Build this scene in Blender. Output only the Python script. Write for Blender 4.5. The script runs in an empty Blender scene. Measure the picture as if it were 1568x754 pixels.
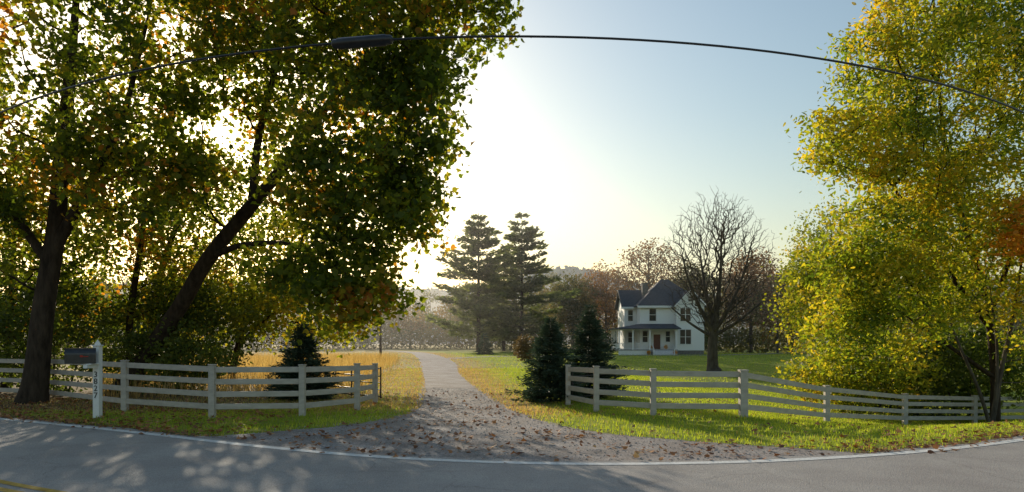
import bpy, math, random
import numpy as np
from mathutils import Vector
rng=np.random.default_rng(11); random.seed(5)
scene=bpy.context.scene
COL=scene.collection
# ------------------------------------------------------------------ helpers
def unit(v):
    v=np.asarray(v,float); n=np.linalg.norm(v,axis=-1,keepdims=True); n[n==0]=1
    return v/n
def sstep(a,b,x):
    t=np.clip((np.asarray(x,float)-a)/(b-a),0,1); return t*t*(3-2*t)
def catmull(pts,n):
    P=np.asarray(pts,float); m=len(P)
    Q=np.vstack([2*P[0]-P[1],P,2*P[-1]-P[-2]]); out=[]
    for i in range(m-1):
        p0,p1,p2,p3=Q[i],Q[i+1],Q[i+2],Q[i+3]
        for t in np.linspace(0,1,n,endpoint=False):
            out.append(.5*((2*p1)+(-p0+p2)*t+(2*p0-5*p1+4*p2-p3)*t*t+(-p0+3*p1-3*p2+p3)*t**3))
    out.append(P[-1]); return np.array(out)
def build(name,parts,mats,parent=None,attrs=None):
    Vs=[];L=[];S=[];MI=[];T=[];SM=[];off=0;lo=0
    for p in parts:
        V,F,mi=p[0],p[1],p[2]; tint=p[3] if len(p)>3 else None; sm=p[4] if len(p)>4 else False
        V=np.asarray(V,float).reshape(-1,3)
        if len(V)==0: continue
        groups=[]
        if isinstance(F,np.ndarray): groups=[F]
        else:
            by={}
            for f in F: by.setdefault(len(f),[]).append(f)
            groups=[np.array(g) for g in by.values()]
        for g in groups:
            n,k=g.shape
            L.append((g+off).ravel()); S.append(lo+np.arange(n)*k); lo+=n*k
            MI.append(np.full(n,mi)); SM.append(np.full(n,sm))
            T.append(np.zeros(n)+(.5 if tint is None else tint))
        Vs.append(V); off+=len(V)
    V=np.vstack(Vs);L=np.concatenate(L).astype(np.int32);S=np.concatenate(S).astype(np.int32)
    me=bpy.data.meshes.new(name)
    me.vertices.add(len(V)); me.vertices.foreach_set('co',V.astype(np.float32).ravel())
    me.loops.add(len(L)); me.loops.foreach_set('vertex_index',L)
    me.polygons.add(len(S)); me.polygons.foreach_set('loop_start',S)
    me.polygons.foreach_set('material_index',np.concatenate(MI).astype(np.int32))
    me.polygons.foreach_set('use_smooth',np.concatenate(SM).astype(bool))
    a=me.attributes.new('tint','FLOAT','FACE'); a.data.foreach_set('value',np.concatenate(T).astype(np.float32))
    if attrs:
        for k,v in attrs.items():
            a=me.attributes.new(k,'FLOAT','POINT'); a.data.foreach_set('value',np.asarray(v,np.float32))
    me.update(calc_edges=True); me.validate()
    for m in mats: me.materials.append(m)
    ob=bpy.data.objects.new(name,me); COL.objects.link(ob)
    if parent: ob.parent=parent
    return ob
def empty(name):
    e=bpy.data.objects.new(name,None); COL.objects.link(e); return e
def box(x0,x1,y0,y1,z0,z1):
    V=[(x0,y0,z0),(x1,y0,z0),(x1,y1,z0),(x0,y1,z0),(x0,y0,z1),(x1,y0,z1),(x1,y1,z1),(x0,y1,z1)]
    F=np.array([(0,3,2,1),(4,5,6,7),(0,1,5,4),(1,2,6,5),(2,3,7,6),(3,0,4,7)])
    return np.array(V,float),F
def beam(p,q,w,h,up=(0,0,1)):
    p=np.array(p,float);q=np.array(q,float);t=unit(q-p);s=unit(np.cross(t,up));u=np.cross(s,t)
    V=[]
    for c in (p,q):
        for a,b in((-1,-1),(1,-1),(1,1),(-1,1)): V.append(c+s*a*w/2+u*b*h/2)
    F=np.array([(0,1,2,3),(7,6,5,4),(0,4,5,1),(1,5,6,2),(2,6,7,3),(3,7,4,0)])
    return np.array(V),F
def tube(P,R,k):
    P=np.asarray(P,float);R=np.asarray(R,float);m=len(P)
    t=np.gradient(P,axis=0);t=unit(t)
    ref=np.array([1.,0,0]) if abs(t[:,0]).mean()<.7 else np.array([0,1.,0])
    a=unit(np.cross(t,ref));b=np.cross(t,a)
    th=np.arange(k)*2*math.pi/k
    V=P[:,None]+R[:,None,None]*(np.cos(th)[None,:,None]*a[:,None]+np.sin(th)[None,:,None]*b[:,None])
    i=np.arange(m-1)[:,None]*k;j=np.arange(k)[None];jn=(j+1)%k
    F=np.stack([i+j,i+jn,i+k+jn,i+k+j],-1).reshape(-1,4)
    return V.reshape(-1,3),F
def merge(parts):
    Vs=[];Fs=[];o=0
    for V,F in parts: Vs.append(V);Fs.append(np.asarray(F)+o);o+=len(V)
    return np.vstack(Vs),np.vstack(Fs)
def rdir(n): return unit(rng.normal(size=(n,3)))
TEMPL={'diamond':[(0,0,0),(.45,.5,.06),(1,0,0),(.45,-.5,.06)],
 'palm':[(0,0,0),(.12,.45,.05),(.5,.5,.08),(.62,.2,0),(1,0,-.1),(.62,-.2,0),(.5,-.5,.08),(.12,-.45,.05)],
 'blade':[(0,-.5,0),(0,.5,0),(1,0,0)],
 'hex':[(0,0,0),(.3,.5,.05),(.7,.35,.03),(1,0,-.05),(.7,-.35,.03),(.3,-.5,.05)]}
def leaves(C,size,aspect=.6,dirs=None,shape='diamond',spread=.5,flat=0.):
    n=len(C);C=np.asarray(C,float)
    a=rdir(n) if dirs is None else unit(dirs+spread*rdir(n))
    if flat: a=unit(a*np.array([1,1,1-flat]))
    r=rdir(n)+np.array([0,0,flat*3.]); b=unit(np.cross(a,r)); nn=np.cross(a,b)
    s=np.broadcast_to(size,(n,))[:,None,None]
    T=np.array(TEMPL[shape],float);k=len(T)
    asp=np.broadcast_to(aspect,(n,))[:,None,None]
    V=C[:,None]+s*(T[None,:,0:1]*a[:,None]+asp*T[None,:,1:2]*b[:,None]+T[None,:,2:3]*nn[:,None])
    return V.reshape(-1,3),np.arange(n*k).reshape(n,k)
# ------------------------------------------------------------------ materials
def mat(name):
    m=bpy.data.materials.new(name);m.use_nodes=True;nt=m.node_tree;nt.nodes.clear()
    out=nt.nodes.new('ShaderNodeOutputMaterial');return m,nt,out
def N(nt,t,**k):
    n=nt.nodes.new(t)
    for a,b in k.items(): setattr(n,a,b)
    return n
def ramp(nt,stops,fac=None,interp='LINEAR'):
    r=N(nt,'ShaderNodeValToRGB');e=r.color_ramp.elements;r.color_ramp.interpolation=interp
    e[0].position=stops[0][0];e[0].color=(*stops[0][1],1);e[1].position=stops[-1][0];e[1].color=(*stops[-1][1],1)
    for p,c in stops[1:-1]:
        x=e.new(p);x.color=(*c,1)
    if fac is not None: nt.links.new(fac,r.inputs[0])
    return r
def noise(nt,scale,detail=4,vec=None,rough=.55):
    n=N(nt,'ShaderNodeTexNoise');n.inputs['Scale'].default_value=scale;n.inputs['Detail'].default_value=detail
    n.inputs['Roughness'].default_value=rough
    if vec is not None: nt.links.new(vec,n.inputs['Vector'])
    return n
def geo(nt): return N(nt,'ShaderNodeNewGeometry').outputs['Position']
def mixc(nt,fac,a,b,mode='MIX'):
    m=N(nt,'ShaderNodeMix',data_type='RGBA',blend_type=mode)
    for s,v in ((m.inputs[0],fac),(m.inputs[6],a),(m.inputs[7],b)):
        if isinstance(v,(int,float)): s.default_value=v
        elif isinstance(v,tuple): s.default_value=(*v,1)
        else: nt.links.new(v,s)
    return m.outputs[2]
def leafmat(name,stops,trans=.45,tb=(1.9,2.1,1.0),rough=.55,nscale=.35):
    m,nt,out=mat(name)
    at=N(nt,'ShaderNodeAttribute',attribute_name='tint')
    nz=noise(nt,nscale,2,geo(nt))
    ad=N(nt,'ShaderNodeMath',operation='MULTIPLY_ADD');ad.inputs[1].default_value=.55
    nt.links.new(at.outputs['Fac'],ad.inputs[0])
    sc=N(nt,'ShaderNodeMath',operation='MULTIPLY_ADD');sc.inputs[1].default_value=1.7;sc.inputs[2].default_value=-.62
    nt.links.new(nz.outputs['Fac'],sc.inputs[0]);nt.links.new(sc.outputs[0],ad.inputs[2])
    r=ramp(nt,stops,ad.outputs[0])
    p=N(nt,'ShaderNodeBsdfPrincipled');p.inputs['Roughness'].default_value=rough;p.inputs['Specular IOR Level'].default_value=.3
    nt.links.new(r.outputs[0],p.inputs['Base Color'])
    tr=N(nt,'ShaderNodeBsdfTranslucent');nt.links.new(mixc(nt,1.,r.outputs[0],tb,'MULTIPLY'),tr.inputs['Color'])
    mx=N(nt,'ShaderNodeMixShader');mx.inputs[0].default_value=trans
    nt.links.new(p.outputs[0],mx.inputs[1]);nt.links.new(tr.outputs[0],mx.inputs[2]);nt.links.new(mx.outputs[0],out.inputs[0])
    return m
def simple(name,c1,c2,scale=5,rough=.7,bump=0,detail=5,stretch=(1,1,1),spec=.3,metal=0):
    m,nt,out=mat(name)
    mp=N(nt,'ShaderNodeMapping');mp.inputs['Scale'].default_value=stretch;nt.links.new(geo(nt),mp.inputs[0])
    nz=noise(nt,scale,detail,mp.outputs[0],.65)
    r=ramp(nt,[(.3,c1),(.7,c2)],nz.outputs['Fac'])
    p=N(nt,'ShaderNodeBsdfPrincipled');p.inputs['Roughness'].default_value=rough;p.inputs['Specular IOR Level'].default_value=spec
    p.inputs['Metallic'].default_value=metal
    nt.links.new(r.outputs[0],p.inputs['Base Color'])
    if bump:
        b=N(nt,'ShaderNodeBump');b.inputs['Strength'].default_value=bump;b.inputs['Distance'].default_value=.05
        nt.links.new(nz.outputs['Fac'],b.inputs['Height']);nt.links.new(b.outputs[0],p.inputs['Normal'])
    nt.links.new(p.outputs[0],out.inputs[0]);return m
BARK=simple('bark',(.022,.016,.012),(.085,.062,.045),6,.9,.9,6,(1,1,.25),.1)
BARK_G=simple('bark_grey',(.06,.048,.038),(.15,.125,.1),5,.9,.6,6,(1,1,.3),.1)
L_SYC=leafmat('leaf_sycamore',[(0,(.045,.068,.015)),(.38,(.08,.11,.018)),(.62,(.145,.165,.022)),(.8,(.25,.19,.026)),(.95,(.32,.13,.03))],.6,(2.7,2.6,.85))
L_YEL=leafmat('leaf_yellowgreen',[(0,(.065,.11,.018)),(.3,(.15,.21,.024)),(.6,(.3,.31,.03)),(.9,(.5,.37,.04))],.55,(2.0,1.9,.75),.55,.4)
L_MAP=leafmat('leaf_maple',[(0,(.06,.1,.018)),(.4,(.14,.17,.024)),(.7,(.28,.27,.03)),(.95,(.42,.28,.04))],.58,(2.2,2.1,.8))
L_ORG=leafmat('leaf_orange',[(0,(.42,.34,.03)),(.5,(.65,.36,.045)),(1,(.65,.23,.04))],.55,(1.5,1.5,.8))
L_DRK=leafmat('leaf_shrub',[(0,(.04,.06,.016)),(.5,(.08,.105,.022)),(.9,(.16,.17,.03))],.45)
L_SPR=leafmat('needle_spruce',[(0,(.025,.045,.03)),(.5,(.05,.08,.05)),(1,(.09,.125,.08))],.15,(1.5,1.6,1.2),.6,2.)
L_PIN=leafmat('needle_pine',[(0,(.055,.075,.03)),(.5,(.1,.125,.045)),(1,(.17,.185,.065))],.45,(1.9,1.9,1.))
L_FAR=leafmat('foliage_distant',[(0,(.06,.075,.03)),(.4,(.1,.11,.038)),(.65,(.16,.135,.045)),(.85,(.23,.14,.05))],.45,(1.8,1.7,1.),.8,.06)
L_BRN=leafmat('leaf_brown',[(0,(.12,.08,.04)),(.5,(.22,.13,.05)),(1,(.32,.16,.055))],.4,(1.6,1.4,1.))
L_BSH=leafmat('leaf_dull_brown',[(0,(.09,.075,.04)),(.5,(.15,.11,.05)),(1,(.2,.13,.055))],.3,(1.4,1.3,1.))
L_LIT=leafmat('leaf_litter',[(0,(.12,.055,.03)),(.4,(.27,.11,.05)),(.75,(.46,.2,.07)),(1,(.5,.33,.15))],.15,(1.2,1.2,1.),.7,2.)
G_GRN=leafmat('grass_blades',[(0,(.16,.21,.024)),(.5,(.29,.35,.04)),(1,(.42,.43,.06))],.5,(1.8,1.8,.8),.6,.8)
G_DRY=leafmat('dry_grass_blades',[(0,(.3,.19,.06)),(.5,(.5,.34,.13)),(1,(.62,.47,.21))],.4,(1.6,1.5,1.),.7,.8)
FENCE=simple('fence_paint',(.38,.34,.295),(.54,.49,.43),3,.7,.15,6,(1,1,3))
WHITE=simple('white_paint',(.74,.73,.71),(.84,.83,.81),4,.6,.05)
BLACK=simple('black_metal',(.012,.012,.014),(.03,.03,.034),8,.35,.05,4,(1,1,1),.5)
# ------------------------------------------------------------------ layout curves (metres)
road_pts=[(-70,34),(-45,29),(-30,24.5),(-19,19.6),(-12.96,16.9),(-8.28,14.5),(-4.63,12.45),(-2.02,11.3),(.69,10.75),(3.36,10.85),(5.8,11.4),(8.03,12.25),(10.31,13.4),(14,15.4),(20,18.3),(34,23),(60,29)]
rc=catmull(road_pts,10)
def roadY(x): return np.interp(x,rc[:,0],rc[:,1])+.28
dl=catmull([(-9.2,10.6),(-7.6,13.1),(-5.5,14.4),(-3.7,16.2),(-2.85,19),(-3.5,26.3),(-5.8,42.7),(-10.3,73),(-18.3,114),(-32,150)],14)
dr=catmull([(8.6,9.2),(6.2,11.8),(3.7,13.2),(1.7,14.8),(.35,18),(-.95,24.7),(-3.05,40),(-6.2,68),(-14.8,112),(-30,146)],14)
def DL(y): return np.interp(y,dl[:,1],dl[:,0])
def DR(y): return np.interp(y,dr[:,1],dr[:,0])
def T(x,y):
    x=np.asarray(x,float);y=np.asarray(y,float)
    s=np.clip(x-6.2,0,None);d=1.9*(1-np.exp(-s*.095))
    return -d*sstep(0,8,y-roadY(x))*(1-sstep(45,85,y))
# ------------------------------------------------------------------ ground
xs=np.unique(np.concatenate([np.linspace(-3000,-120,14),np.arange(-120,-30,3.),np.arange(-30,34,.5),np.arange(34,130,3.),np.linspace(130,3000,14)]))
ys=np.unique(np.concatenate([np.linspace(-400,-10,8),np.arange(-10,8,2.),np.arange(8,50,.5),np.arange(50,130,2.),np.arange(130,300,8.),np.linspace(300,3500,14)]))
X,Y=np.meshgrid(xs,ys);Z=T(X,Y)
V=np.stack([X,Y,Z],-1).reshape(-1,3);nx=len(xs);ny=len(ys)
i=(np.arange(ny-1)[:,None]*nx+np.arange(nx-1)[None]).ravel()
F=np.stack([i,i+1,i+nx+1,i+nx],-1)
def dryness(x,y):
    left=np.where(x<DL(y)+.5,1.,0.)*sstep(17.5,21,y)*.85
    rgt=np.where(x>=DL(y),1-sstep(.2,2.4+np.clip(y-18,0,40)*.05,x-DR(y)),0)*sstep(16,19,y)
    far=sstep(120,150,y)*.7
    return np.clip(np.maximum(np.maximum(left,rgt),far),0,1)
def dirtness(x,y):
    e=y-roadY(x); a=(1-sstep(.1,.8,e))
    b=(1-sstep(0,3.2,e))*sstep(-8,-14,x)*.55
    c=np.where((x<-8)&(y>19)&(y<34),.8,0)
    return np.clip(a+b+c,0,1)
m,nt,out=mat('grass_ground')
g=geo(nt);n1=noise(nt,.35,5,g);n2=noise(nt,9,6,g,.7);n3=noise(nt,1.4,5,g)
gr=ramp(nt,[(.3,(.2,.25,.028)),(.6,(.32,.36,.045)),(.8,(.42,.38,.075))],n1.outputs['Fac'])
gd=ramp(nt,[(.3,(.34,.23,.075)),(.7,(.56,.39,.14))],n3.outputs['Fac'])
di=ramp(nt,[(.3,(.09,.065,.04)),(.7,(.22,.145,.085))],n2.outputs['Fac'])
def jitfac(attr,amp):
    a=N(nt,'ShaderNodeAttribute',attribute_name=attr)
    s=N(nt,'ShaderNodeMath',operation='MULTIPLY_ADD');s.inputs[1].default_value=amp;s.inputs[2].default_value=-amp/2
    nt.links.new(n3.outputs['Fac'],s.inputs[0]);d=N(nt,'ShaderNodeMath',operation='ADD',use_clamp=True)
    nt.links.new(a.outputs['Fac'],d.inputs[0]);nt.links.new(s.outputs[0],d.inputs[1]);return d.outputs[0]
c=mixc(nt,jitfac('dry',.9),gr.outputs[0],gd.outputs[0]);c=mixc(nt,jitfac('dirt',.9),c,di.outputs[0])
k=ramp(nt,[(.3,(.65,.65,.65)),(.7,(1.15,1.15,1.15))],n2.outputs['Fac']);c=mixc(nt,1.,c,k.outputs[0],'MULTIPLY')
p=N(nt,'ShaderNodeBsdfPrincipled');p.inputs['Roughness'].default_value=.95;p.inputs['Specular IOR Level'].default_value=.1
nt.links.new(c,p.inputs['Base Color']);b=N(nt,'ShaderNodeBump');b.inputs['Strength'].default_value=.4;b.inputs['Distance'].default_value=.05
nt.links.new(n2.outputs['Fac'],b.inputs['Height']);nt.links.new(b.outputs[0],p.inputs['Normal']);nt.links.new(p.outputs[0],out.inputs[0])
build('ground',[(V,F,0,None,True)],[m],attrs={'dry':dryness(V[:,0],V[:,1]),'dirt':dirtness(V[:,0],V[:,1])})
# ------------------------------------------------------------------ road
m,nt,out=mat('asphalt')
g=geo(nt);v=N(nt,'ShaderNodeTexVoronoi');v.inputs['Scale'].default_value=55;nt.links.new(g,v.inputs['Vector'])
n1=noise(nt,.7,6,g,.6);n2=noise(nt,40,3,g)
r1=ramp(nt,[(.25,(.25,.225,.21)),(.75,(.37,.34,.315))],n1.outputs['Fac'])
r2=ramp(nt,[(0,(.55,.55,.55)),(.6,(1.3,1.3,1.3))],v.outputs['Distance'])
c=mixc(nt,.8,r1.outputs[0],r2.outputs[0],'MULTIPLY')
vc=N(nt,'ShaderNodeTexVoronoi',feature='DISTANCE_TO_EDGE');vc.inputs['Scale'].default_value=.45
wv=noise(nt,1.5,4,g);ad=N(nt,'ShaderNodeVectorMath',operation='MULTIPLY_ADD');ad.inputs[1].default_value=(.6,.6,.6)
nt.links.new(wv.outputs['Color'],ad.inputs[0]);nt.links.new(g,ad.inputs[2]);nt.links.new(ad.outputs[0],vc.inputs['Vector'])
cr=ramp(nt,[(0,(.5,.5,.5)),(.01,(1,1,1))],vc.outputs['Distance']);c=mixc(nt,.4,c,cr.outputs[0],'MULTIPLY')
p=N(nt,'ShaderNodeBsdfPrincipled');p.inputs['Roughness'].default_value=.8;p.inputs['Specular IOR Level'].default_value=.3
nt.links.new(c,p.inputs['Base Color']);b=N(nt,'ShaderNodeBump');b.inputs['Strength'].default_value=.6;b.inputs['Distance'].default_value=.01
nt.links.new(v.outputs['Distance'],b.inputs['Height']);nt.links.new(b.outputs[0],p.inputs['Normal']);nt.links.new(p.outputs[0],out.inputs[0])
ASPH=m
fine=catmull(road_pts,60)[:,:2]
tn=unit(np.gradient(fine,axis=0));nrm=np.stack([tn[:,1],-tn[:,0]],-1)
def strip(o0,o1,z,jag=0,segs=1):
    rows=[]
    for s in range(segs+1):
        o=o0+(o1-o0)*s/segs
        oo=np.full(len(fine),o)
        if s==0 and jag: oo=oo+rng.normal(size=len(fine))*jag*.5+jag*np.sin(fine[:,0]*2.3)+jag*np.sin(fine[:,0]*5.1)*.6
        q=fine+nrm*oo[:,None];rows.append(np.c_[q,np.full(len(q),z)])
    V=np.vstack(rows);n=len(fine);i=(np.arange(segs)[:,None]*n+np.arange(n-1)[None]).ravel()
    return V,np.stack([i,i+n,i+n+1,i+1],-1)
V,F=strip(-.28,7.8,.022,.05,6)
build('asphalt_road',[(V,F,0)],[ASPH])
LINE=simple('line_paint_white',(.5,.49,.47),(.85,.84,.82),14,.7,.1,8)
LINEY=simple('line_paint_yellow',(.35,.2,.03),(.62,.4,.06),10,.7,.1,8)
V,F=strip(-.1,.1,.028);V2,F2=strip(3.85,3.97,.028);V3,F3=strip(4.1,4.22,.028)
build('road_marking',[(V,F,0),(V2,F2,1),(V3,F3,1)],[LINE,LINEY])
# ------------------------------------------------------------------ driveway
m,nt,out=mat('gravel')
g=geo(nt);v=N(nt,'ShaderNodeTexVoronoi');v.inputs['Scale'].default_value=46;nt.links.new(g,v.inputs['Vector'])
n1=noise(nt,.9,7,g,.7)
r1=ramp(nt,[(.3,(.2,.165,.14)),(.5,(.29,.25,.225)),(.72,(.4,.365,.34))],n1.outputs['Fac'])
sp=N(nt,'ShaderNodeSeparateColor');nt.links.new(v.outputs['Color'],sp.inputs[0])
r2=ramp(nt,[(0,(.6,.6,.6)),(1,(1.35,1.35,1.4))],sp.outputs[0]);c=mixc(nt,.9,r1.outputs[0],r2.outputs[0],'MULTIPLY')
p=N(nt,'ShaderNodeBsdfPrincipled');p.inputs['Roughness'].default_value=.9;p.inputs['Specular IOR Level'].default_value=.2
nt.links.new(c,p.inputs['Base Color']);b=N(nt,'ShaderNodeBump',invert=True);b.inputs['Strength'].default_value=.3;b.inputs['Distance'].default_value=.008
nt.links.new(v.outputs['Distance'],b.inputs['Height']);nt.links.new(b.outputs[0],p.inputs['Normal']);nt.links.new(p.outputs[0],out.inputs[0])
GRAV=m
def lane(name,Lp,Rp,z,jag,cols=8):
    n=len(Lp);k=np.linspace(0,1,cols+1)
    ax=unit(Rp-Lp)
    def jn():
        q=rng.normal(size=n);return (q+np.convolve(rng.normal(size=n),np.ones(9)/3.,'same'))*jag
    L2=Lp+ax*jn()[:,None];R2=Rp+ax*jn()[:,None]
    P=L2[:,None]*(1-k)[None,:,None]+R2[:,None]*k[None,:,None]
    V=np.c_[P.reshape(-1,2),np.full(n*(cols+1),z)]
    i=(np.arange(n-1)[:,None]*(cols+1)+np.arange(cols)[None]).ravel()
    V[:,2]+=np.where(V[:,1]>40,T(V[:,0],V[:,1]),0)
    build(name,[(V,np.stack([i,i+1,i+cols+2,i+cols+1],-1),0,None,True)],[GRAV])
s=np.linspace(0,1,len(dl));ss=np.unique(np.concatenate([np.linspace(0,.5,260),np.linspace(.5,1,60)]))
def rs(c): return np.stack([np.interp(ss,s,c[:,0]),np.interp(ss,s,c[:,1])],-1)
lane('gravel_driveway',rs(dl),rs(dr),.011,.07)
sp_=catmull([(-8.4,70),(-5,80),(1,87),(10,90),(24,91),(34,97),(48,112),(68,135)],16);t=unit(np.gradient(sp_,axis=0));nn=np.stack([-t[:,1],t[:,0]],-1)
lane('gravel_lane',sp_+nn*1.3,sp_-nn*1.3,.016,.05,3)
n=24000;x=rng.uniform(-7,7,n);y=rng.uniform(10.8,28,n);k=(x>DL(y)-.6)&(x<DR(y)+.6)&(y>roadY(x)-.35*rng.random(n));x=x[k];y=y[k]
s_=rng.gamma(2,.0028,len(x))+.005
oc=np.array([(1,0,0),(-1,0,0),(0,1,0),(0,-1,0),(0,0,.7),(0,0,-.4)],float);of=np.array([(0,2,4),(2,1,4),(1,3,4),(3,0,4),(2,0,5),(1,2,5),(3,1,5),(0,3,5)])
V=np.c_[x,y,s_*.2+.014][:,None]+oc[None]*s_[:,None,None]*(1+.3*rng.normal(size=(len(x),6,1)))
F=(np.arange(len(x))[:,None,None]*6+of[None]).reshape(-1,3)
build('loose_gravel',[(V.reshape(-1,3),F,0)],[simple('stone',(.26,.235,.21),(.52,.49,.46),4,.9)])
# ------------------------------------------------------------------ grass & litter
def ongrass(x,y): return (y>roadY(x)+.05)&~((x>DL(y)+.1)&(x<DR(y)-.1)&(y<150))
def blades(name,n,x0,x1,y0,y1,h,w,cond,mats=(G_GRN,G_DRY),lean=.35):
    x=rng.uniform(x0,x1,n);y=rng.uniform(y0,y1,n);k=ongrass(x,y)&cond(x,y);x=x[k];y=y[k]
    d=dryness(x,y)*.9;mi=(rng.random(len(x))<d*.95+.04)
    parts=[]
    for j in(0,1):
        q=mi==bool(j);c=np.c_[x[q],y[q],T(x[q],y[q])-.01]
        dd=np.tile([0,0,1.],(len(c),1))
        sz=h*rng.uniform(.5,1.35,len(c))
        V,F=leaves(c,sz,w/h,dd,'blade',lean);parts.append((V,F,j,rng.random(len(c))))
    build(name,parts,list(mats))
rs1=lambda x,y: (rng.random(len(x))>dirtness(x,y)*.7)
blades('verge_grass',170000,-26,30,11,23,.085,.018,lambda x,y:rs1(x,y)&(y-roadY(x)<9))
blades('lawn_grass',130000,-8,26,18,48,.07,.03,lambda x,y:(x>DL(y)-6)&(x<2+y*.85))
blades('lawn_tufts',40000,-30,60,45,110,.1,.07,lambda x,y:(np.abs(x)<y*.85))
blades('meadow_grass',34000,-32,-4.5,22,75,.75,.035,lambda x,y:(x<DL(y)-1.8-rng.random(len(x))*1.5)&(x>-y*.62)&(y>23),(G_DRY,G_DRY),.28)
n=70000;x=rng.uniform(-24,24,n);y=rng.uniform(10,26,n);e=y-roadY(x)
onap=(x>DL(y))&(x<DR(y))
patch=.5+.5*np.sin(x*1.7+np.sin(y*2.1)*1.3)*np.sin(y*1.9+x*.6)
pr=np.where(onap,.05+.36*patch**2*(y<20),np.exp(-np.clip(e,0,None)/.8)*.65+.04+.3*((x<-6)&(e<4.5)))
k=(rng.random(n)<pr)&(e>-.05-.5*rng.random(n)**3);x=x[k];y=y[k]
V,F=leaves(np.c_[x,y,T(x,y)+.03+rng.random(len(x))*.04],rng.uniform(.05,.15,len(x)),.8,None,'palm',.5,.75)
build('leaf_litter',[(V,F,0,rng.random(len(x)))],[L_LIT])
# ------------------------------------------------------------------ trees
def ell(c,r,n,shell=.0):
    d=rdir(n);u=rng.random(n)**(1/3.);u=shell+(1-shell)*u
    return np.array(c)+d*u[:,None]*np.array(r)
def tree(name,trunks,att,leafsets,bark,seg=.7,jit=.07,arc=.06,r_tip=.012,pw=2.3,up=.5,kt=10,maxr=.2,bf=.25):
    cap=len(att)*18+600
    P=np.zeros((cap,3));par=-np.ones(cap,int);ex=np.zeros(cap);PL=np.zeros(cap);n=0;chains=[]
    for ti,tr in enumerate(trunks):
        c=catmull(tr,6)
        ids=[]
        if ti>0 and n:
            j=int(np.argmin(((P[:n]-c[0,:3])**2).sum(1)))
            if np.linalg.norm(P[j]-np.array(tr[0][:3]))<=1.5: ids=[j];c=c[1:]
        for q in c:
            P[n]=q[:3];ex[n]=max(q[3],.01);par[n]=ids[-1] if ids else -1
            if ids: PL[n]=PL[ids[-1]]+np.linalg.norm(P[n]-P[ids[-1]])
            ids.append(n);n+=1
        chains.append((ids,True))
    n0=n
    dmin=np.array([np.sqrt(((P[:n0]-a)**2).sum(1)).min() for a in att]);tips=[]
    for a in att[np.argsort(dmin)]:
        D=a-P[:n];d=np.sqrt((D**2).sum(1));cost=d+up*np.clip(-D[:,2],0,None)+bf*PL[:n]
        j=int(np.argmin(cost));L=d[j]
        if L<.05: continue
        m_=max(2,int(math.ceil(L/seg)));ids=[j];p0=P[j].copy()
        if n+m_>=cap: break
        off=rng.normal(size=3)*arc*L
        for q in range(1,m_+1):
            t=q/m_;pt=p0+(a-p0)*t+off*math.sin(math.pi*t)-np.array([0,0,arc*L*math.sin(math.pi*t)])
            if q<m_: pt=pt+rng.normal(size=3)*jit*seg
            P[n]=pt;par[n]=ids[-1];PL[n]=PL[ids[-1]]+L/m_;ids.append(n);n+=1
        chains.append((ids,False));tips.append(ids[-1])
    cnt=np.zeros(n)
    cnt[tips]=1
    for q in range(n-1,-1,-1):
        if par[q]>=0: cnt[par[q]]+=max(cnt[q],0)
    R=r_tip*np.maximum(cnt,1)**(1/pw)
    R=np.minimum(R,maxr);R=np.where(ex[:n]>0,ex[:n],R)
    tb=[]
    for ids,tk in chains:
        ids=np.array(ids);r=R[ids].copy()
        if not tk: r[0]=min(r[0],r[1]*1.15); r=np.minimum(r,r[0]); r[-1]*=.5
        elif len(r)>1 and par[ids[0]]>=0: r[0]=min(r[0],r[1]*1.1)
        tb.append(tube(P[ids],r,kt if tk else (6 if r.max()>.05 else 3)))
    V,F=merge(tb);parts=[(V,F,0,None,True)];mats=[bark]
    if leafsets:
        tp=P[tips]
        for (mt,per,sig,size,asp,shape,fn) in leafsets:
            c=tp if fn is None else tp[fn(tp)]
            if not len(c): continue
            per_=rng.poisson(per*rng.uniform(.45,1.55,len(c)));C=np.repeat(c,per_,axis=0);C=C+rng.normal(size=C.shape)*np.array([sig,sig,sig*.7])
            V,F=leaves(C,size*rng.uniform(.6,1.25,len(C)),asp,None,shape,.5,.12)
            ct=np.repeat(rng.normal(0,.22,len(c)),per_)
            mats.append(mt);parts.append((V,F,len(mats)-1,np.clip(rng.random(len(C))+ct,0,1)))
    return build(name,parts,mats)
sunray=unit(np.array([-439.,1024,319]))
def clear(a):
    d=a-np.array([0,0,2.]);t=d@sunray
    return np.linalg.norm(d-t[:,None]*sunray,axis=1)>.9
def bare_inside(a,trs,r):
    """no foliage close to the trunks: shaded inner wood is bare"""
    k=np.ones(len(a),bool)
    for tr in trs:
        c=catmull(tr,6)[:,:3]
        d=np.sqrt(((a[:,None]-c[None])**2).sum(2)).min(1);k&=(d>r)
    return a[k]
trA=[[(-15.45,21.5,-.1,.5),(-15.3,21.5,.8,.37),(-15.05,21.5,3.1,.31),(-14.65,21.5,5.6,.27),(-14.5,21.5,7.7,.23),(-14.35,21.6,9.8,.19),(-14.3,21.8,11.9,.13),(-14.2,22,15,.06)],
 [(-14.75,21.5,4.9,.2),(-13.4,21.2,6.9,.15),(-12.3,21,8.8,.1),(-11.4,20.8,11.7,.05),(-11,20.8,13.6,.015)],
 [(-14.7,21.5,4.2,.16),(-16.4,21.8,6.4,.12),(-18,22,8.8,.05)]]
A=np.vstack([ell((-14.6,21.8,11.2),(5.4,4,5.8),430,.2),ell((-17,22.4,6),(3.5,2.5,2.4),90),ell((-12.3,20.9,6.9),(2.3,2.0,2.0),50)])
A=bare_inside(A[clear(A)],[t[:5] for t in trA[:1]],1.25)
tree('sycamore_tree',trA,A,[(L_SYC,48,.38,.2,.85,'palm',None)],BARK,kt=14)
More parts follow.
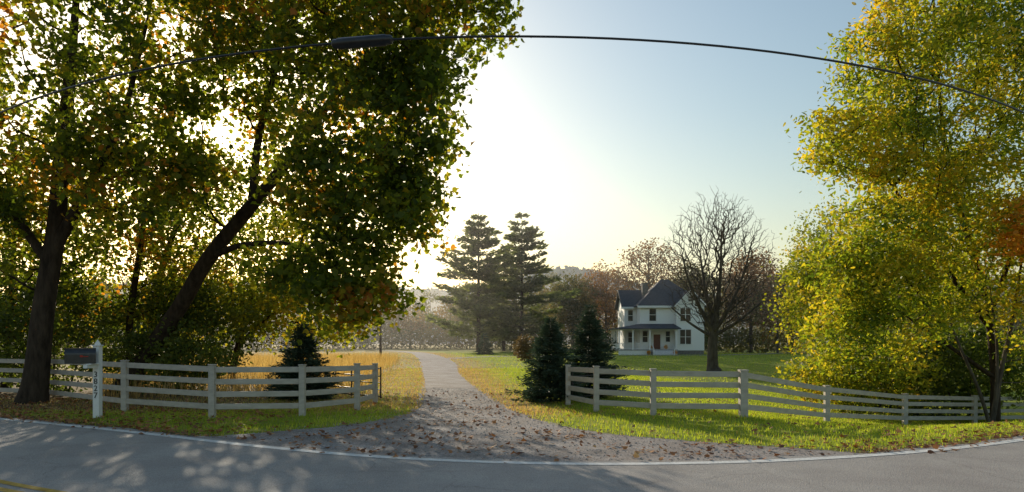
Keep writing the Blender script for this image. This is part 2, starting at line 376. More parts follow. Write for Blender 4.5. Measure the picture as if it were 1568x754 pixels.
trB=[[(-15.3,26,-.1,.46),(-14.7,25.8,.6,.36),(-13.9,25.5,1.5,.31),(-12.4,25,3.3,.28),(-11.1,24.5,5.05,.26),(-9.35,24,6.85,.23),(-7.7,23,8.2,.18),(-6.1,22,9.7,.13),(-4.4,21,10.9,.09),(-2.7,20.5,12,.05)],
 [(-7.7,23,8.2,.14),(-6.6,22.2,8.3,.12),(-5.4,21.2,7.8,.09),(-3.6,20,6.6,.05)],
 [(-9.35,24,6.85,.15),(-8.9,23.6,9.4,.12),(-8,23.1,12.2,.08),(-7.6,22.6,15,.05)],
 [(-11.1,24.5,5.05,.14),(-9.6,23.8,5.4,.1),(-7.6,22.8,5.3,.07),(-5.6,21.5,4.6,.04)]]
B=np.vstack([ell((-4.6,20,6.9),(2.2,2.3,3.0),165),ell((-4.1,20.5,12.2),(3.9,3,2.9),210),ell((-9.3,23.2,9.8),(2.8,2.3,3.8),130),
 ell((-4.4,19.4,3.3),(1.4,1.0,1.1),38),ell((-8.4,22.5,13.5),(3.5,3,2.5),100),ell((-2.7,19.8,9.2),(1.2,1.6,1.8),44),ell((-6.8,21,4.2),(1.5,1.2,1.0),20),
 ell((-1.6,20,13.2),(1.7,1.6,1.6),36),ell((-2.9,19.8,6.1),(.8,1,1.4),16)])
B=bare_inside(B[clear(B)],[trB[0][:7]],1.4)
tree('leaning_sycamore_tree',trB,B,[(L_SYC,46,.37,.21,.85,'palm',None)],BARK,kt=14)
C=np.vstack([ell((-13.5,33,7.5),(5.5,3,4.5),230),ell((-9.8,31,3.3),(3.6,2,1.7),100),ell((-15,32,3.4),(3.5,2,1.8),90)]);C=C[clear(C)]
tree('maple_tree',[[(-17.5,32,-.1,.26),(-17.2,32,3,.2),(-16.6,32,6,.15),(-15.6,32.4,9,.08)],[(-13.5,32,0,.16),(-12.8,32,3,.13),(-12,32.4,6,.07)],[(-12.9,32,2,.1),(-11.4,31.6,3.2,.08),(-9.6,31.2,4,.04)]],C,
 [(L_MAP,42,.48,.2,.8,'hex',None)],BARK)
tree('thicket_tree',[[(-15.8,27.5,-.1,.17),(-15.7,27.5,3,.14),(-15.2,27.4,6,.11),(-14.8,27.2,9,.06)],[(-20.5,27,0,.15),(-20.2,27,4,.11),(-20,27,8,.05)]],
 np.vstack([ell((-18,27.5,5),(5,2,3.2),160),ell((-13.5,27.5,6.5),(2.3,1.5,2.5),45)]),[(L_SYC,46,.48,.18,.8,'hex',None)],BARK)
# right side
Rr=np.vstack([ell((15.6,24.5,11.5),(3.4,3,5),270),ell((12.5,23.6,9.0),(2.3,1.9,1.6),80),ell((16.8,25,6.0),(4.2,2.8,3.4),220),ell((13.0,24,5.2),(2.1,1.8,2.0),75),ell((13.6,24.8,2.3),(2.6,2,1.7),65),ell((19.5,25,13),(3,3,4),120),ell((12.2,24.2,3.6),(1.2,1.2,1.2),24),ell((12.9,24,12.2),(1.3,1.5,1.6),24)])
tree('walnut_tree',[[(19.0,26.3,-1.6,.2),(18.9,26.2,1,.16),(18.2,25.8,4,.14),(17.0,25.4,7,.11),(16.1,25,10,.08),(15.6,24.8,15,.03)],
 [(18.5,26,2.6,.11),(16.6,25.4,4.6,.09),(14.2,24.4,7.2,.05),(12.2,23.6,9,.025)],
 [(18.6,26,3,.1),(19.4,25.5,6.5,.08),(19.8,25.2,10,.04)],[(18.8,26.2,.6,.09),(16.6,25.4,1.8,.07),(14.2,24.8,3.2,.03)]],Rr,
 [(L_YEL,64,.36,.22,.4,'hex',None)],BARK)
S=np.vstack([ell((18.0,22.8,5.9),(1.6,.9,1.2),90),ell((17.5,24.2,3.6),(1.5,1.2,1.2),35),ell((19.6,24.4,2),(1.4,1.3,1.6),26)])
tree('young_maple_tree',[[(17.9,25,-1.35,.1),(18.2,24.9,.8,.085),(18.6,24.8,3,.06),(18.4,24.0,5.6,.03)],[(17.9,25,-1.3,.07),(17.3,24.8,.2,.06),(16.4,24.5,1.8,.045),(15.8,24.3,3,.02)],[(18,25,-1.2,.07),(18,24.8,1.5,.05),(17.6,24.6,3.8,.03)]],S,
 [(L_ORG,30,.3,.19,.6,'hex',lambda p:p[:,2]>4.6),(L_YEL,30,.35,.17,.5,'hex',lambda p:p[:,2]<=5.0)],BARK_G)
tree('hedgerow_tree',[[(23,46,-1.3,.3),(22.8,46,4,.2),(22.5,46,9,.08)],[(28,44,-1.3,.3),(28,44,5,.2),(27.5,44,11,.08)]],
 np.vstack([ell((21.8,46,4.8),(3.4,3,5.2),190),ell((28,44,6.5),(4,3,6.3),200)]),[(L_MAP,52,.55,.26,.6,'diamond',None)],BARK)
tree('hedgerow_tree',[[(30,62,-.8,.3),(30,62,5,.2),(29.6,62,12,.08)]],ell((30,62,8),(4.5,4,7),260),[(L_MAP,46,.6,.3,.6,'diamond',None)],BARK)
def shrub(name,c,r,n,per,size,mt,sig=.3,bark=BARK,shape='hex'):
    x,y,z=c;z0=float(T(x,y))
    a=ell((x,y,z0+r[2]*.95),r,n);a[:,2]=np.maximum(a[:,2],z0+.1)
    st=[[(x+o,y,z0-.05,.04),(x+o*1.5,y,z0+r[2]*.4,.03),(x+o*2.2,y,z0+r[2]*.9,.02)] for o in(-.15*r[0],.02,.2*r[0])]
    tree(name,st,a,[(mt,per,sig,size,.6,shape,None)],bark,seg=.5,r_tip=.007,kt=5)
shrub('understory_shrub',(-12.6,25.2,0),(2.0,1.0,1.4),70,55,.16,L_DRK)
shrub('understory_shrub',(-17.5,25.5,0),(2.8,1.2,2.2),110,55,.17,L_DRK)
shrub('understory_shrub',(-14.6,28.5,0),(3.6,1.2,2.4),130,55,.18,L_DRK)
shrub('understory_shrub',(-21,27,0),(3,1.2,2.6),110,55,.18,L_DRK)
shrub('understory_shrub',(14.2,27.2,0),(3.0,1.5,1.6),100,50,.19,L_MAP)
shrub('understory_shrub',(19.5,28.5,0),(3.4,1.5,2.0),130,50,.19,L_DRK)
shrub('understory_shrub',(16.5,30,0),(3.4,1.5,2.2),130,50,.19,L_DRK)
shrub('understory_shrub',(22,34,0),(4,1.5,2.2),130,55,.2,L_DRK)
shrub('understory_shrub',(17.2,33,0),(2.6,1.5,1.9),100,55,.2,L_MAP)
shrub('brown_shrub',(1.4,66,0),(1.0,1.0,1.2),50,36,.22,L_BSH)
# bare tree
b_=np.vstack([ell((18.4,60,9.4),(5.0,4.6,5.4),2000,.1),ell((18.8,60,5.6),(5.0,4,2.6),500),ell((18.6,60,12.5),(3.2,3,3.2),350)])
b_=b_+rng.normal(size=b_.shape)*.35
tree('bare_maple_tree',[[(18.1,60,-.8,.75),(18,60,-.2,.5),(18,60,1.5,.43),(18.1,60,3.0,.36),(18.4,60,5.0,.24),(18.7,60,8,.14),(18.8,60,12,.05)],
 [(18.1,60,2.6,.24),(16.8,59.6,4.8,.16),(15.7,59.3,7.2,.1),(15,59,9.5,.05)],[(18.1,60,2.8,.24),(19.6,60.3,5.0,.16),(20.9,60.4,8,.1),(21.7,60.5,11,.05)],
 [(18.1,60,2.4,.18),(20.2,59.4,3.8,.12),(22,59,5.4,.06)],[(18.1,60,3.2,.22),(17.5,60.5,6.4,.14),(17.1,60.8,10,.06)],[(18,60,2.3,.15),(16,60.2,3.6,.1),(14.4,60.4,5,.05)]],b_,[],BARK_G,seg=.8,arc=.05,jit=.1,r_tip=.014,up=1.4,pw=2.5,maxr=.14,bf=.5)
def fartree(name,x,y,h,r,n,sets,tr=.35):
    tree(name,[[(x,y,-.1,tr),(x,y,h*.35,tr*.7),(x+.2,y,h*.9,tr*.15)]],ell((x,y,h*.62),(r,r*.8,h*.37),n),sets,BARK_G,seg=1.6,arc=.05,r_tip=.028,up=1.2,kt=6,maxr=.18,bf=.4)
fartree('autumn_oak_tree',26,128,22,6.5,600,[(L_BRN,7,.7,.42,.8,'diamond',None)])
fartree('autumn_oak_tree',19,135,18,5.5,380,[(L_BRN,14,.7,.42,.8,'diamond',None)])
fartree('autumn_oak_tree',40,112,17,5.5,400,[(L_BRN,18,.7,.42,.8,'diamond',None)])
fartree('autumn_oak_tree',46,104,14,5,260,[(L_FAR,38,.7,.42,.8,'diamond',None)])
fartree('autumn_oak_tree',33,122,16,5,260,[(L_FAR,34,.7,.42,.8,'diamond',None)])
fartree('autumn_oak_tree',12,132,15,5,260,[(L_FAR,34,.7,.42,.8,'diamond',None)])
# ------------------------------------------------------------------ conifers
def conifer(name,x,y,H,R,levels,per,mt,leaf,asp,dens,gap=.0,droop=-.25,z0=.05,irr=.15,tr=.06,curve=.0,pwr=.85,zj=.6):
    zb=float(T(x,y));tb=[tube([(x,y,zb-.1),(x,y,zb+H*.5),(x,y,zb+H)],[tr,tr*.6,tr*.08],7)];C=[];D=[]
    for l in range(levels):
        f=(l+rng.random()*zj)/levels;z=H*(z0+(1-z0)*f)
        Rl=R*(1-f)**pwr*(.55+.45*min(1,f*6+.5))
        for q in range(per):
            if rng.random()<gap: continue
            th=rng.random()*2*math.pi;L=max(.08,Rl*(1+irr*rng.normal()))
            o=np.array([math.cos(th),math.sin(th),0]);s=np.linspace(0,1,5)
            pts=np.array([x,y,zb+z])+o[None]*(L*s)[:,None]+np.array([0,0,1.])*(droop*L*s+curve*L*s*s)[:,None]
            tb.append(tube(pts,np.linspace(tr*.22,tr*.04,5)+.002,3))
            m_=max(3,int(dens*L));u=rng.random(m_)**.6
            pp=np.stack([np.interp(u,s,pts[:,k]) for k in range(3)],-1)
            side=np.cross(o,[0,0,1.]);w=rng.normal(size=m_)*L*.15*(1.15-u)
            pp+=side[None]*w[:,None]+rng.normal(size=pp.shape)*leaf*.22
            C.append(pp);D.append(np.tile(o,(m_,1))+side[None]*np.sign(w)[:,None]*.7+np.array([0,0,.12]))
    C=np.vstack(C);D=np.vstack(D);V,F=merge(tb)
    V2,F2=leaves(C,leaf*rng.uniform(.6,1.2,len(C)),asp,unit(D),'diamond',.45)
    build(name,[(V,F,0,None,True),(V2,F2,1,rng.random(len(C)))],[BARK,mt])
conifer('spruce_tree',1.25,22,2.75,1.0,30,18,L_SPR,.15,.24,60,0,-.05,.01,.28,.05,.12,.85)
conifer('spruce_tree',2.75,23.8,3.25,1.15,32,18,L_SPR,.15,.24,60,0,-.05,.01,.28,.05,.12,.9)
conifer('spruce_tree',-7.05,22.5,2.6,1.05,28,18,L_SPR,.15,.24,60,0,-.05,.01,.28,.05,.12,.85)
conifer('spruce_tree',-4.0,97,3,1.4,16,10,L_SPR,.35,.3,14)
conifer('white_pine_tree',-5.9,118,24.5,7.6,20,10,L_PIN,.85,.38,23,.2,.0,.1,.4,.4,.16,.7,.5)
conifer('white_pine_tree',1.8,122,25.3,7.2,20,10,L_PIN,.85,.38,23,.24,.0,.12,.4,.4,.16,.7,.5)
conifer('white_pine_tree',-1.6,130,20,5,15,9,L_PIN,.8,.4,22,.2,.0,.1,.4,.35,.12,.75,.4)
# ------------------------------------------------------------------ distant woods
Cs=[];Ts=[];tb=[]
def crown(x,y,h,r,n,tint):
    sb=ell((x,y,h*.56),(r*.8,r*.8,h*.38),18,.3)
    c=sb[rng.integers(0,18,n)]+rdir(n)*(rng.random(n)**.5)[:,None]*np.array([r*.4,r*.4,r*.45])
    c[:,2]=np.maximum(c[:,2],.3);Cs.append(c);Ts.append(np.clip(tint+rng.normal(0,.15,n),0,1))
    tb.append(tube([(x,y,0),(x,y,h*.3),(x,y,h*.85)],[.2,.15,.04],5))
for rk,(y0,hh_) in enumerate([(152,14),(170,18),(195,22.5)]):
    for x in np.arange(-150,175,7.):
        yy=y0+rng.uniform(-6,8)+ (14 if -45<x<-5 else 0)
        crown(x+rng.uniform(-3,3),yy,hh_*rng.uniform(.72,1.12),rng.uniform(3.8,5.6),1050,rng.random())
for row in(0,1):
    for x in np.arange(-140,150,4.):
        yy=(143+rng.uniform(-2,4)+(14 if x<0 else 0))+row*9
        c=ell((x,yy,2.2+row*1.6),(3.4,1.5,2.6+row*1.4),300);c[:,2]=np.abs(c[:,2]);Cs.append(c);Ts.append(np.clip(rng.normal(.3,.15,300),0,1))
for x in np.arange(42,120,6):
    crown(x+rng.uniform(-2,2),96+x*.15+rng.uniform(-6,6),rng.uniform(10,14),4.5,1100,rng.random()*.7)
for x in np.arange(34,100,4):
    c=ell((x,108+x*.1,1.8),(3,1.5,2.2),300);c[:,2]=np.abs(c[:,2]);Cs.append(c);Ts.append(np.clip(rng.normal(.2,.15,300),0,1))
for x in np.arange(-100,-38,6):
    crown(x+rng.uniform(-2,2),75-x*.25+rng.uniform(-6,6),rng.uniform(8,12),4.2,1000,rng.random()*.6)
C=np.vstack(Cs);V2,F2=leaves(C,.6*rng.uniform(.6,1.3,len(C)),.75,None,'diamond');V,F=merge(tb)
build('distant_trees',[(V,F,0,None,True),(V2,F2,1,np.concatenate(Ts))],[BARK_G,L_FAR])
# hills
xx=np.linspace(-1200,1300,240);yy=np.linspace(380,900,60);X,Y=np.meshgrid(xx,yy)
def hh(x,y):
    p=27*np.exp(-((x-50)/62)**2)+22*np.exp(-((x+260)/260)**2)+26*np.exp(-((x-420)/240)**2)+28
    return p*np.sin(np.clip((y-380)/520,0,1)*math.pi)
Z=hh(X,Y)+rng.normal(size=X.shape)*1.5-2
V=np.stack([X,Y,Z],-1).reshape(-1,3);i=(np.arange(59)[:,None]*240+np.arange(239)[None]).ravel()
hx=rng.uniform(-400,500,60000);hy=rng.uniform(385,680,60000);c=np.c_[hx,hy,hh(hx,hy)+rng.uniform(-1,6,60000)]
V2,F2=leaves(c,rng.uniform(2,5,60000),.8)
L_HIL=leafmat('foliage_hill_hazed',[(0,(.14,.2,.23)),(1,(.19,.25,.28))],.2,(1.2,1.2,1.2),.9,.02)  # blue-grey distance haze put into the hill colours, leaves and slope alike
build('distant_hills',[(V,np.stack([i,i+1,i+241,i+240],-1),0,None,True),(V2,F2,1,rng.random(60000))],[simple('hill_woods_hazed',(.12,.17,.2),(.16,.21,.24),.05,.9),L_HIL])
# ------------------------------------------------------------------ fences
def fence(name,posts,H,zs=(.3,.63,.96,1.27),big=()):
    e=empty(name);pp=[];rr=[]
    for i,(x,y,h) in enumerate(posts):
        z=float(T(x,y));w=.075 if i not in big else .1
        pp.append(box(x-w,x+w,y-w,y+w,z-.1,z+h));pp.append(box(x-w-.015,x+w+.015,y-w-.015,y+w+.015,z+h+.001,z+h+.03))
    for (x0,y0,h0),(x1,y1,h1) in zip(posts[:-1],posts[1:]):
        d=unit(np.array([x1-x0,y1-y0]))
        z0=float(T(x0,y0));z1=float(T(x1,y1))
        for f in zs:
            a=(x0+d[0]*.07,y0+d[1]*.07,z0+f*h0/1.36-.02+random.uniform(-.01,.01));b=(x1-d[0]*.07,y1-d[1]*.07,z1+f*h1/1.36-.02+random.uniform(-.01,.01))
            rr.append(beam(a,b,.04,.145))
    for nm,l in(('posts',pp),('rails',rr)):
        V,F=merge(l);o=build(nm,[(V,F,0)],[FENCE],e)
        bv=o.modifiers.new('b','BEVEL');bv.width=.006;bv.segments=1
    return e
fence('board_fence',[(-28,27.5,1.4),(-23.5,25.6,1.4),(-19.4,24,1.4),(-15.75,22.5,1.42),(-10.98,18.96,1.42),(-7.78,17.36,1.36),(-5.58,17.8,1.34),(-4.47,19.3,1.32),(-4.38,21.4,1.25)],1.4)
fence('board_fence',[(1.75,20.9,1.22),(2.37,18.8,1.26),(3.79,17.95,1.22),(6.12,17.7,1.2),(9.7,20.6,1.12),(14.1,24,1.08),(18.4,26.6,1.1),(23,29,1.1),(28,31,1.1)],1.3,big=(3,))
def gate(name,p,q):
    e=empty(name);l=[]
    for z in(.2,.42,.64,.86,1.1): l.append(tube([(p[0],p[1],z),(q[0],q[1],z)],[.02,.02],8))
    for f in(0,.5,1):
        x=p[0]+(q[0]-p[0])*f;y=p[1]+(q[1]-p[1])*f;l.append(tube([(x,y,.15),(x,y,1.16)],[.024,.024],8))
    V,F=merge(l);build('bars',[(V,F,0)],[BLACK],e)
gate('metal_gate',(-4.22,21.5),(-6.6,23.6));gate('metal_gate',(1.9,21.1),(3.6,23.3))
# ------------------------------------------------------------------ mailbox
mb=empty('mailbox');mx,my=-10.75,17.35
V,F=merge([box(mx-.08,mx+.08,my-.08,my+.08,-.1,1.86),box(mx-.1,mx+.1,my-.1,my+.1,1.861,1.89),box(mx-.05,mx+.05,my-.52,my-.081,1.30,1.39),box(mx-.36,mx+.12,my-.46,my-.085,1.391,1.42)])
o=build('post',[(V,F,0)],[WHITE],mb);o.modifiers.new('b','BEVEL').width=.006
V,F=tube([(mx,my,1.89),(mx,my,1.93),(mx,my,1.98),(mx,my,2.03)],[.085,.075,.035,.004],4);build('finial',[(V,F,0)],[WHITE],mb)
prof=[(-.12,0),(.12,0),(.12,.16)]+[(.12*math.cos(a),.16+.12*math.sin(a)) for a in np.linspace(.25,math.pi-.25,9)]+[(-.12,.16)]
ux=unit(np.array([-.86,-.5]));vx=np.array([ux[1],-ux[0]])
BS=1.4
def pbox(l0,l1,sc):
    V=[];n=len(prof)
    for l in(l0,l1):
        for a,b in prof: V.append((mx-.02+ux[0]*l+vx[0]*a*sc*BS,my-.3+ux[1]*l+vx[1]*a*sc*BS,1.425+b*sc*BS+(0 if sc==1 else -.004)))
    F=[tuple([i,(i+1)%n,n+(i+1)%n,n+i]) for i in range(n)]+[tuple(range(n))[::-1],tuple(range(n,2*n))]
    return np.array(V),F
MBX=simple('mailbox_enamel',(.02,.02,.022),(.04,.04,.045),8,.3,0,3,(1,1,1),.5)
V,F=pbox(-.14,.5,1.);build('box',[(V,F,0)],[MBX],mb)
V,F=pbox(.501,.525,1.05);build('door',[(V,F,0)],[MBX],mb)
q=np.array([mx-.02,my-.3])-vx*.18*np.sign(vx[1])
V,F=merge([beam((q[0]+ux[0]*.02,q[1]+ux[1]*.02,1.6),(q[0]+ux[0]*.14,q[1]+ux[1]*.14,1.6),.01,.02),beam((q[0]+ux[0]*.14,q[1]+ux[1]*.14,1.61),(q[0]+ux[0]*.2,q[1]+ux[1]*.2,1.61),.01,.05)])
build('flag',[(V,F,0)],[simple('flag_red',(.35,.03,.02),(.45,.05,.03))],mb)
for i,ch in enumerate('3827'):
    cu=bpy.data.curves.new('number_'+str(i+1),'FONT');cu.body=ch;cu.size=.21;cu.extrude=.004;cu.align_x='CENTER'
    o=bpy.data.objects.new('number_'+str(i+1),cu);COL.objects.link(o);o.parent=mb;o.location=(mx,my-.088,1.06-.18*i);o.rotation_euler=(math.pi/2,0,0);cu.materials.append(BLACK)
# ------------------------------------------------------------------ overhead cable + poles
cab=empty('utility_cable')
cx=np.linspace(-17,17,90);c=np.c_[cx,8.9+.036*cx**2,6.05+.0*cx]
V,F=tube(c,np.full(len(c),.016),8);build('cable',[(V,F,0,None,True)],[BLACK],cab)
tt=np.array([0,.02,.04,.1,.12,.5,.88,.9,.96,.98,1])
c0=np.array([-2.46,8.9+.036*2.46**2,6.04]);c1=np.array([-1.6,8.9+.036*1.6**2,6.05])
V,F=tube(c0+(c1-c0)*tt[:,None],[.02,.05,.062,.065,.075,.075,.075,.065,.062,.05,.02],12);build('splice_case',[(V,F,0,None,True)],[BLACK],cab)
POLE=simple('pole_wood',(.08,.055,.04),(.16,.12,.09),8,.9,.4,5,(1,1,.1))
def pole(x,y,h):
    e=empty('utility_pole');V,F=tube([(x,y,-.2+min(0,float(T(x,y)))),(x,y,h)],[.17,.12],10);build('shaft',[(V,F,0,None,True)],[POLE],e)
    V,F=beam((x-1.1,y,h-.5),(x+1.1,y,h-.5),.1,.12);V2,F2=merge([tube([(x+s,y,h-.43),(x+s,y,h-.25)],[.05,.03],8) for s in(-1,-.5,.5,1)])
    build('crossarm',[(V,F,0),(V2,F2,1)],[POLE,WHITE],e)
pole(-17.1,19.45,9);pole(17.1,19.45,9);pole(-17.3,88,6.2)
# ------------------------------------------------------------------ house
hs=empty('white_farmhouse')
m,nt,out=mat('clapboard')
g=geo(nt);sx=N(nt,'ShaderNodeSeparateXYZ');nt.links.new(g,sx.inputs[0])
mu=N(nt,'ShaderNodeMath',operation='MULTIPLY');mu.inputs[1].default_value=6.5;nt.links.new(sx.outputs[2],mu.inputs[0])
fr=N(nt,'ShaderNodeMath',operation='FRACT');nt.links.new(mu.outputs[0],fr.inputs[0])
r=ramp(nt,[(0,(.7,.7,.7)),(.15,(.88,.87,.85)),(1,(.85,.84,.82))],fr.outputs[0])
p=N(nt,'ShaderNodeBsdfPrincipled');p.inputs['Roughness'].default_value=.6;nt.links.new(r.outputs[0],p.inputs['Base Color'])
b=N(nt,'ShaderNodeBump');b.inputs['Distance'].default_value=.02;b.inputs['Strength'].default_value=.5;nt.links.new(fr.outputs[0],b.inputs['Height']);nt.links.new(b.outputs[0],p.inputs['Normal']);nt.links.new(p.outputs[0],out.inputs[0])
CLAP=m
ROOF=simple('slate_roof',(.04,.042,.05),(.085,.088,.1),3,.8,.3,6,(1,1,4))
GLASS=simple('window_glass',(.015,.018,.022),(.03,.035,.04),2,.1,0,2,(1,1,1),.6)
BRICKF=simple('stone_foundation',(.12,.11,.1),(.25,.23,.21),3,.9,.4)
DOOR=simple('door_wood',(.13,.05,.03),(.2,.08,.05),3,.5)
def part(nm,bx,mt): 
    V,F=merge(bx);return build(nm,[(V,F,0)],[mt],hs)
part('foundation',[box(18.65,27.75,97.05,105.9,-.2,.6),box(16.9,22,100.1,106,-.2,.59),box(23.65,27.55,96.05,97.04,-.2,.6)],BRICKF)
part('walls',[box(18.6,27.85,97,106,.601,7.1),box(16.8,22,100,106.1,.6,7.1),box(23.6,27.6,96,96.999,.602,7.1)],CLAP)
def poly(nm,V,F,mt): return build(nm,[(np.array(V,float),[tuple(f) for f in F],0)],[mt],hs)
e=.5;x0,x1,y0,y1=18.6-e,27.85+e,97-e,106+e
V=[(x0,y0,7.1),(x1,y0,7.1),(x1,y1,7.1),(x0,y1,7.1),(22.6,101.5,11.3),(23.7,101.5,11.3),(x0,y0,6.95),(x1,y0,6.95),(x1,y1,6.95),(x0,y1,6.95)]
poly('hip_roof',V,[(0,1,5,4),(1,2,5),(2,3,4,5),(3,0,4),(0,6,7,1),(1,7,8,2),(2,8,9,3),(3,9,6,0),(6,9,8,7)],ROOF)
V=[(16.3,99.5,7.08),(22,99.5,7.08),(22,103,9.8),(16.3,103,9.8),(16.3,106.6,7.08),(22,106.6,7.08)]
poly('wing_roof',V+[(a,b,c-.16) for a,b,c in V],[(0,1,2,3),(3,2,5,4),(6,9,8,7),(9,10,11,8),(0,6,7,1),(4,5,11,10),(0,3,9,6),(3,4,10,9)],ROOF)
poly('wing_gable',[(16.8,100,7.1),(16.8,106,7.1),(16.8,103,9.55)],[(0,2,1)],CLAP)
poly('bay_gable',[(23.6,96,7.1),(27.6,96,7.1),(25.6,96,9.1)],[(0,1,2)],CLAP)
V=[(23.2,95.6,6.9),(25.6,95.6,9.4),(28.0,95.6,6.9),(23.2,100,6.9),(25.6,100,9.4),(28.0,100,6.9)]
poly('bay_roof',V+[(a,b,c-.14) for a,b,c in V],[(0,1,4,3),(1,2,5,4),(6,9,10,7),(7,10,11,8),(0,6,7,1),(1,7,8,2),(0,3,9,6),(2,8,11,5)],ROOF)
part('bay_rake_trim',[beam((23.15,95.57,6.78),(25.6,95.57,9.32),.06,.18),beam((28.05,95.57,6.78),(25.6,95.57,9.32),.06,.18)],WHITE)
part('cornice',[box(18.1,23.1,96.45,96.495,6.75,7.06),box(16.25,18.6,99.45,99.495,6.75,7.04),box(23.55,27.65,95.93,95.998,6.98,7.12)],WHITE)
part('chimney',[box(19.7,20.5,101,101.8,8.5,10.6),box(19.62,20.58,100.92,101.88,10.6,10.75)],BRICKF)
fr=[];gl=[];mu_=[]
def win(x,z,w,h,y):
    gl.append(box(x-w/2,x+w/2,y-.04,y-.02,z-h/2,z+h/2))
    t=.13
    fr.append(box(x-w/2-t,x-w/2,y-.07,y-.003,z-h/2-t,z+h/2+t));fr.append(box(x+w/2,x+w/2+t,y-.07,y-.003,z-h/2-t,z+h/2+t))
    fr.append(box(x-w/2,x+w/2,y-.069,y-.003,z+h/2,z+h/2+t+.04));fr.append(box(x-w/2,x+w/2,y-.09,y-.003,z-h/2-t,z-h/2))
    mu_.append(box(x-w/2,x+w/2,y-.06,y-.041,z-.03,z+.03))
    if w>1.2: mu_.append(box(x-.05,x+.05,y-.062,y-.041,z-h/2,z-.03));mu_.append(box(x-.05,x+.05,y-.062,y-.041,z+.03,z+h/2))
win(20.4,5.75,.95,1.75,97);win(24.9,5.75,1.45,1.85,96);win(24.9,2.55,1.55,2.05,96);win(25.6,8.0,.6,.75,96);win(17.7,5.75,.7,1.6,100);win(19.3,2.6,.7,1.6,97);win(22.6,2.6,.6,1.5,97);win(17.7,2.5,.65,1.5,100)
part('window_glass',gl,GLASS);part('window_frames',fr,WHITE);part('window_sashes',mu_,WHITE)
part('front_door',[box(20.5,21.5,96.93,96.98,.78,2.9)],DOOR);part('door_frame',[box(20.32,20.5,96.9,96.995,.78,3.0),box(21.5,21.68,96.9,96.995,.78,3.0),box(20.32,21.68,96.9,96.995,3.0,3.2)],WHITE)
part('porch_floor',[box(15,23.4,94.4,96.998,.6,.75),box(15,18.59,97,101.5,.6,.75)],simple('porch_boards',(.3,.3,.31),(.45,.45,.46)))
part('porch_skirt',[box(15.05,19.7,94.46,94.5,-.1,.6),box(22.7,23.35,94.46,94.5,-.1,.6)],WHITE)
cols=[]
for x in(15.15,17.1,19.5,23.2): cols.append(box(x-.1,x+.1,94.5,94.7,.75,3.5));cols.append(box(x-.15,x+.15,94.45,94.75,3.3,3.499));cols.append(box(x-.14,x+.14,94.46,94.74,.751,.95))
for y in(97,99.2,101.2): cols.append(box(15.05,15.25,y-.1,y+.1,.75,3.5))
part('porch_columns',cols,WHITE)
rl=[box(15.25,19.4,94.57,94.63,1.55,1.62),box(15.25,19.4,94.57,94.63,.85,.91),box(15.12,15.18,94.75,101.1,1.55,1.62),box(15.12,15.18,94.75,101.1,.85,.91)]
for x in np.arange(15.4,19.4,.2): rl.append(box(x-.02,x+.02,94.58,94.62,.91,1.55))
for y in np.arange(94.9,101,.25): rl.append(box(15.13,15.17,y-.02,y+.02,.91,1.55))
part('porch_railing',rl,WHITE)
part('porch_beam',[box(14.95,23.45,94.42,94.78,3.5,3.75),box(14.95,15.35,94.781,101.6,3.5,3.75)],WHITE)
V=[(14.6,94,3.75),(23.8,94,3.75),(23.45,97,4.45),(18.6,97,4.45),(14.6,101.9,3.75),(18.6,101.5,4.45),(23.8,97,3.75),(18.6,101.9,3.75)]
poly('porch_roof',V+[(14.6,94,3.62),(23.8,94,3.62),(23.8,97,3.62),(14.6,101.9,3.62)],[(0,1,2,3),(0,3,5,4),(1,6,2),(4,5,7),(0,8,9,1),(0,4,11,8)],ROOF)
part('porch_steps',[box(19.8,22.6,94.4-.3*(i+1),94.399-.3*i,-.05,.6-.15*i) for i in range(4)],simple('step_paint',(.5,.5,.5),(.65,.65,.65)))
part('step_railing',[beam((19.75,94.4,1.5),(19.75,93.2,.95),.05,.06),beam((22.65,94.4,1.5),(22.65,93.2,.95),.05,.06),box(19.7,19.8,93.1,93.2,0,1.0),box(22.6,22.7,93.1,93.2,0,1.0)],WHITE)
mum=[]
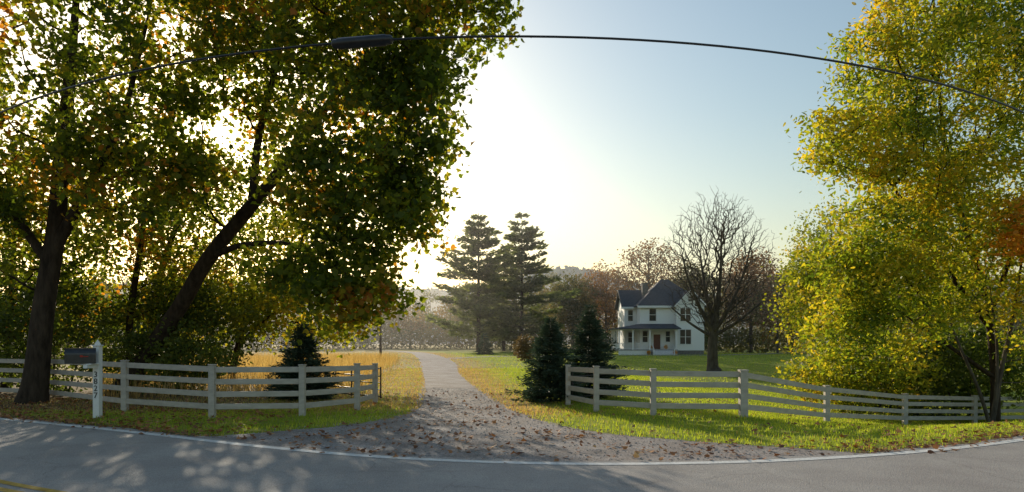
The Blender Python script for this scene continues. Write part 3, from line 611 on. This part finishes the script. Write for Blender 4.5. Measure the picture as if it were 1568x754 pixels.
for x,y,z in((19.3,94.2,.0),(23,94.1,.0),(20.0,96.4,.75),(22.2,96.4,.75)):
    c=ell((x,y,z+.35),(.3,.3,.3),160);mum.append(leaves(c,.12,.8))
V,F=merge(mum);build('potted_mums',[(V,F,0,rng.random(len(F)))],[L_ORG],hs)
# ------------------------------------------------------------------ mist
m,nt,out=mat('mist');vs=N(nt,'ShaderNodeVolumeScatter');vs.inputs['Density'].default_value=.0011;vs.inputs['Anisotropy'].default_value=.5;vs.inputs['Color'].default_value=(1,.98,.94,1)
nt.links.new(vs.outputs[0],out.inputs['Volume'])
V,F=box(-260,260,75,640,-6,28);build('morning_mist',[(V,F,0)],[m])
# ------------------------------------------------------------------ light, sky, camera
w=bpy.data.worlds.new('World');scene.world=w;w.use_nodes=True;nt=w.node_tree;nt.nodes.clear()
sky=nt.nodes.new('ShaderNodeTexSky');sky.sky_type='NISHITA';sky.sun_disc=False
az=math.atan2(-439,1024);el=math.asin(sunray[2])
sky.sun_elevation=el;sky.sun_rotation=az;sky.air_density=1.6;sky.dust_density=1.5;sky.ozone_density=2.4
bg=nt.nodes.new('ShaderNodeBackground');bg.inputs[1].default_value=.15;wo=nt.nodes.new('ShaderNodeOutputWorld')
nt.links.new(sky.outputs[0],bg.inputs[0]);nt.links.new(bg.outputs[0],wo.inputs[0])
sl=bpy.data.lights.new('sun','SUN');sl.energy=5;sl.angle=math.radians(.53);sl.color=(1,.87,.67)
so=bpy.data.objects.new('sun',sl);COL.objects.link(so);so.rotation_euler=Vector(sunray).to_track_quat('Z','Y').to_euler();so.location=(-20,40,30)
cam=bpy.data.cameras.new('camera');co=bpy.data.objects.new('camera',cam);COL.objects.link(co)
co.location=(0,0,2);co.rotation_euler=(math.pi/2,0,0);cam.sensor_width=36;cam.lens=36*1024/1568;cam.shift_y=145/1568;cam.clip_end=6000;cam.clip_start=.05
scene.camera=co
scene.view_settings.view_transform='Standard';scene.view_settings.look='None';scene.view_settings.exposure=0
print('faces',sum(len(o.data.polygons) for o in bpy.data.objects if o.type=='MESH'))
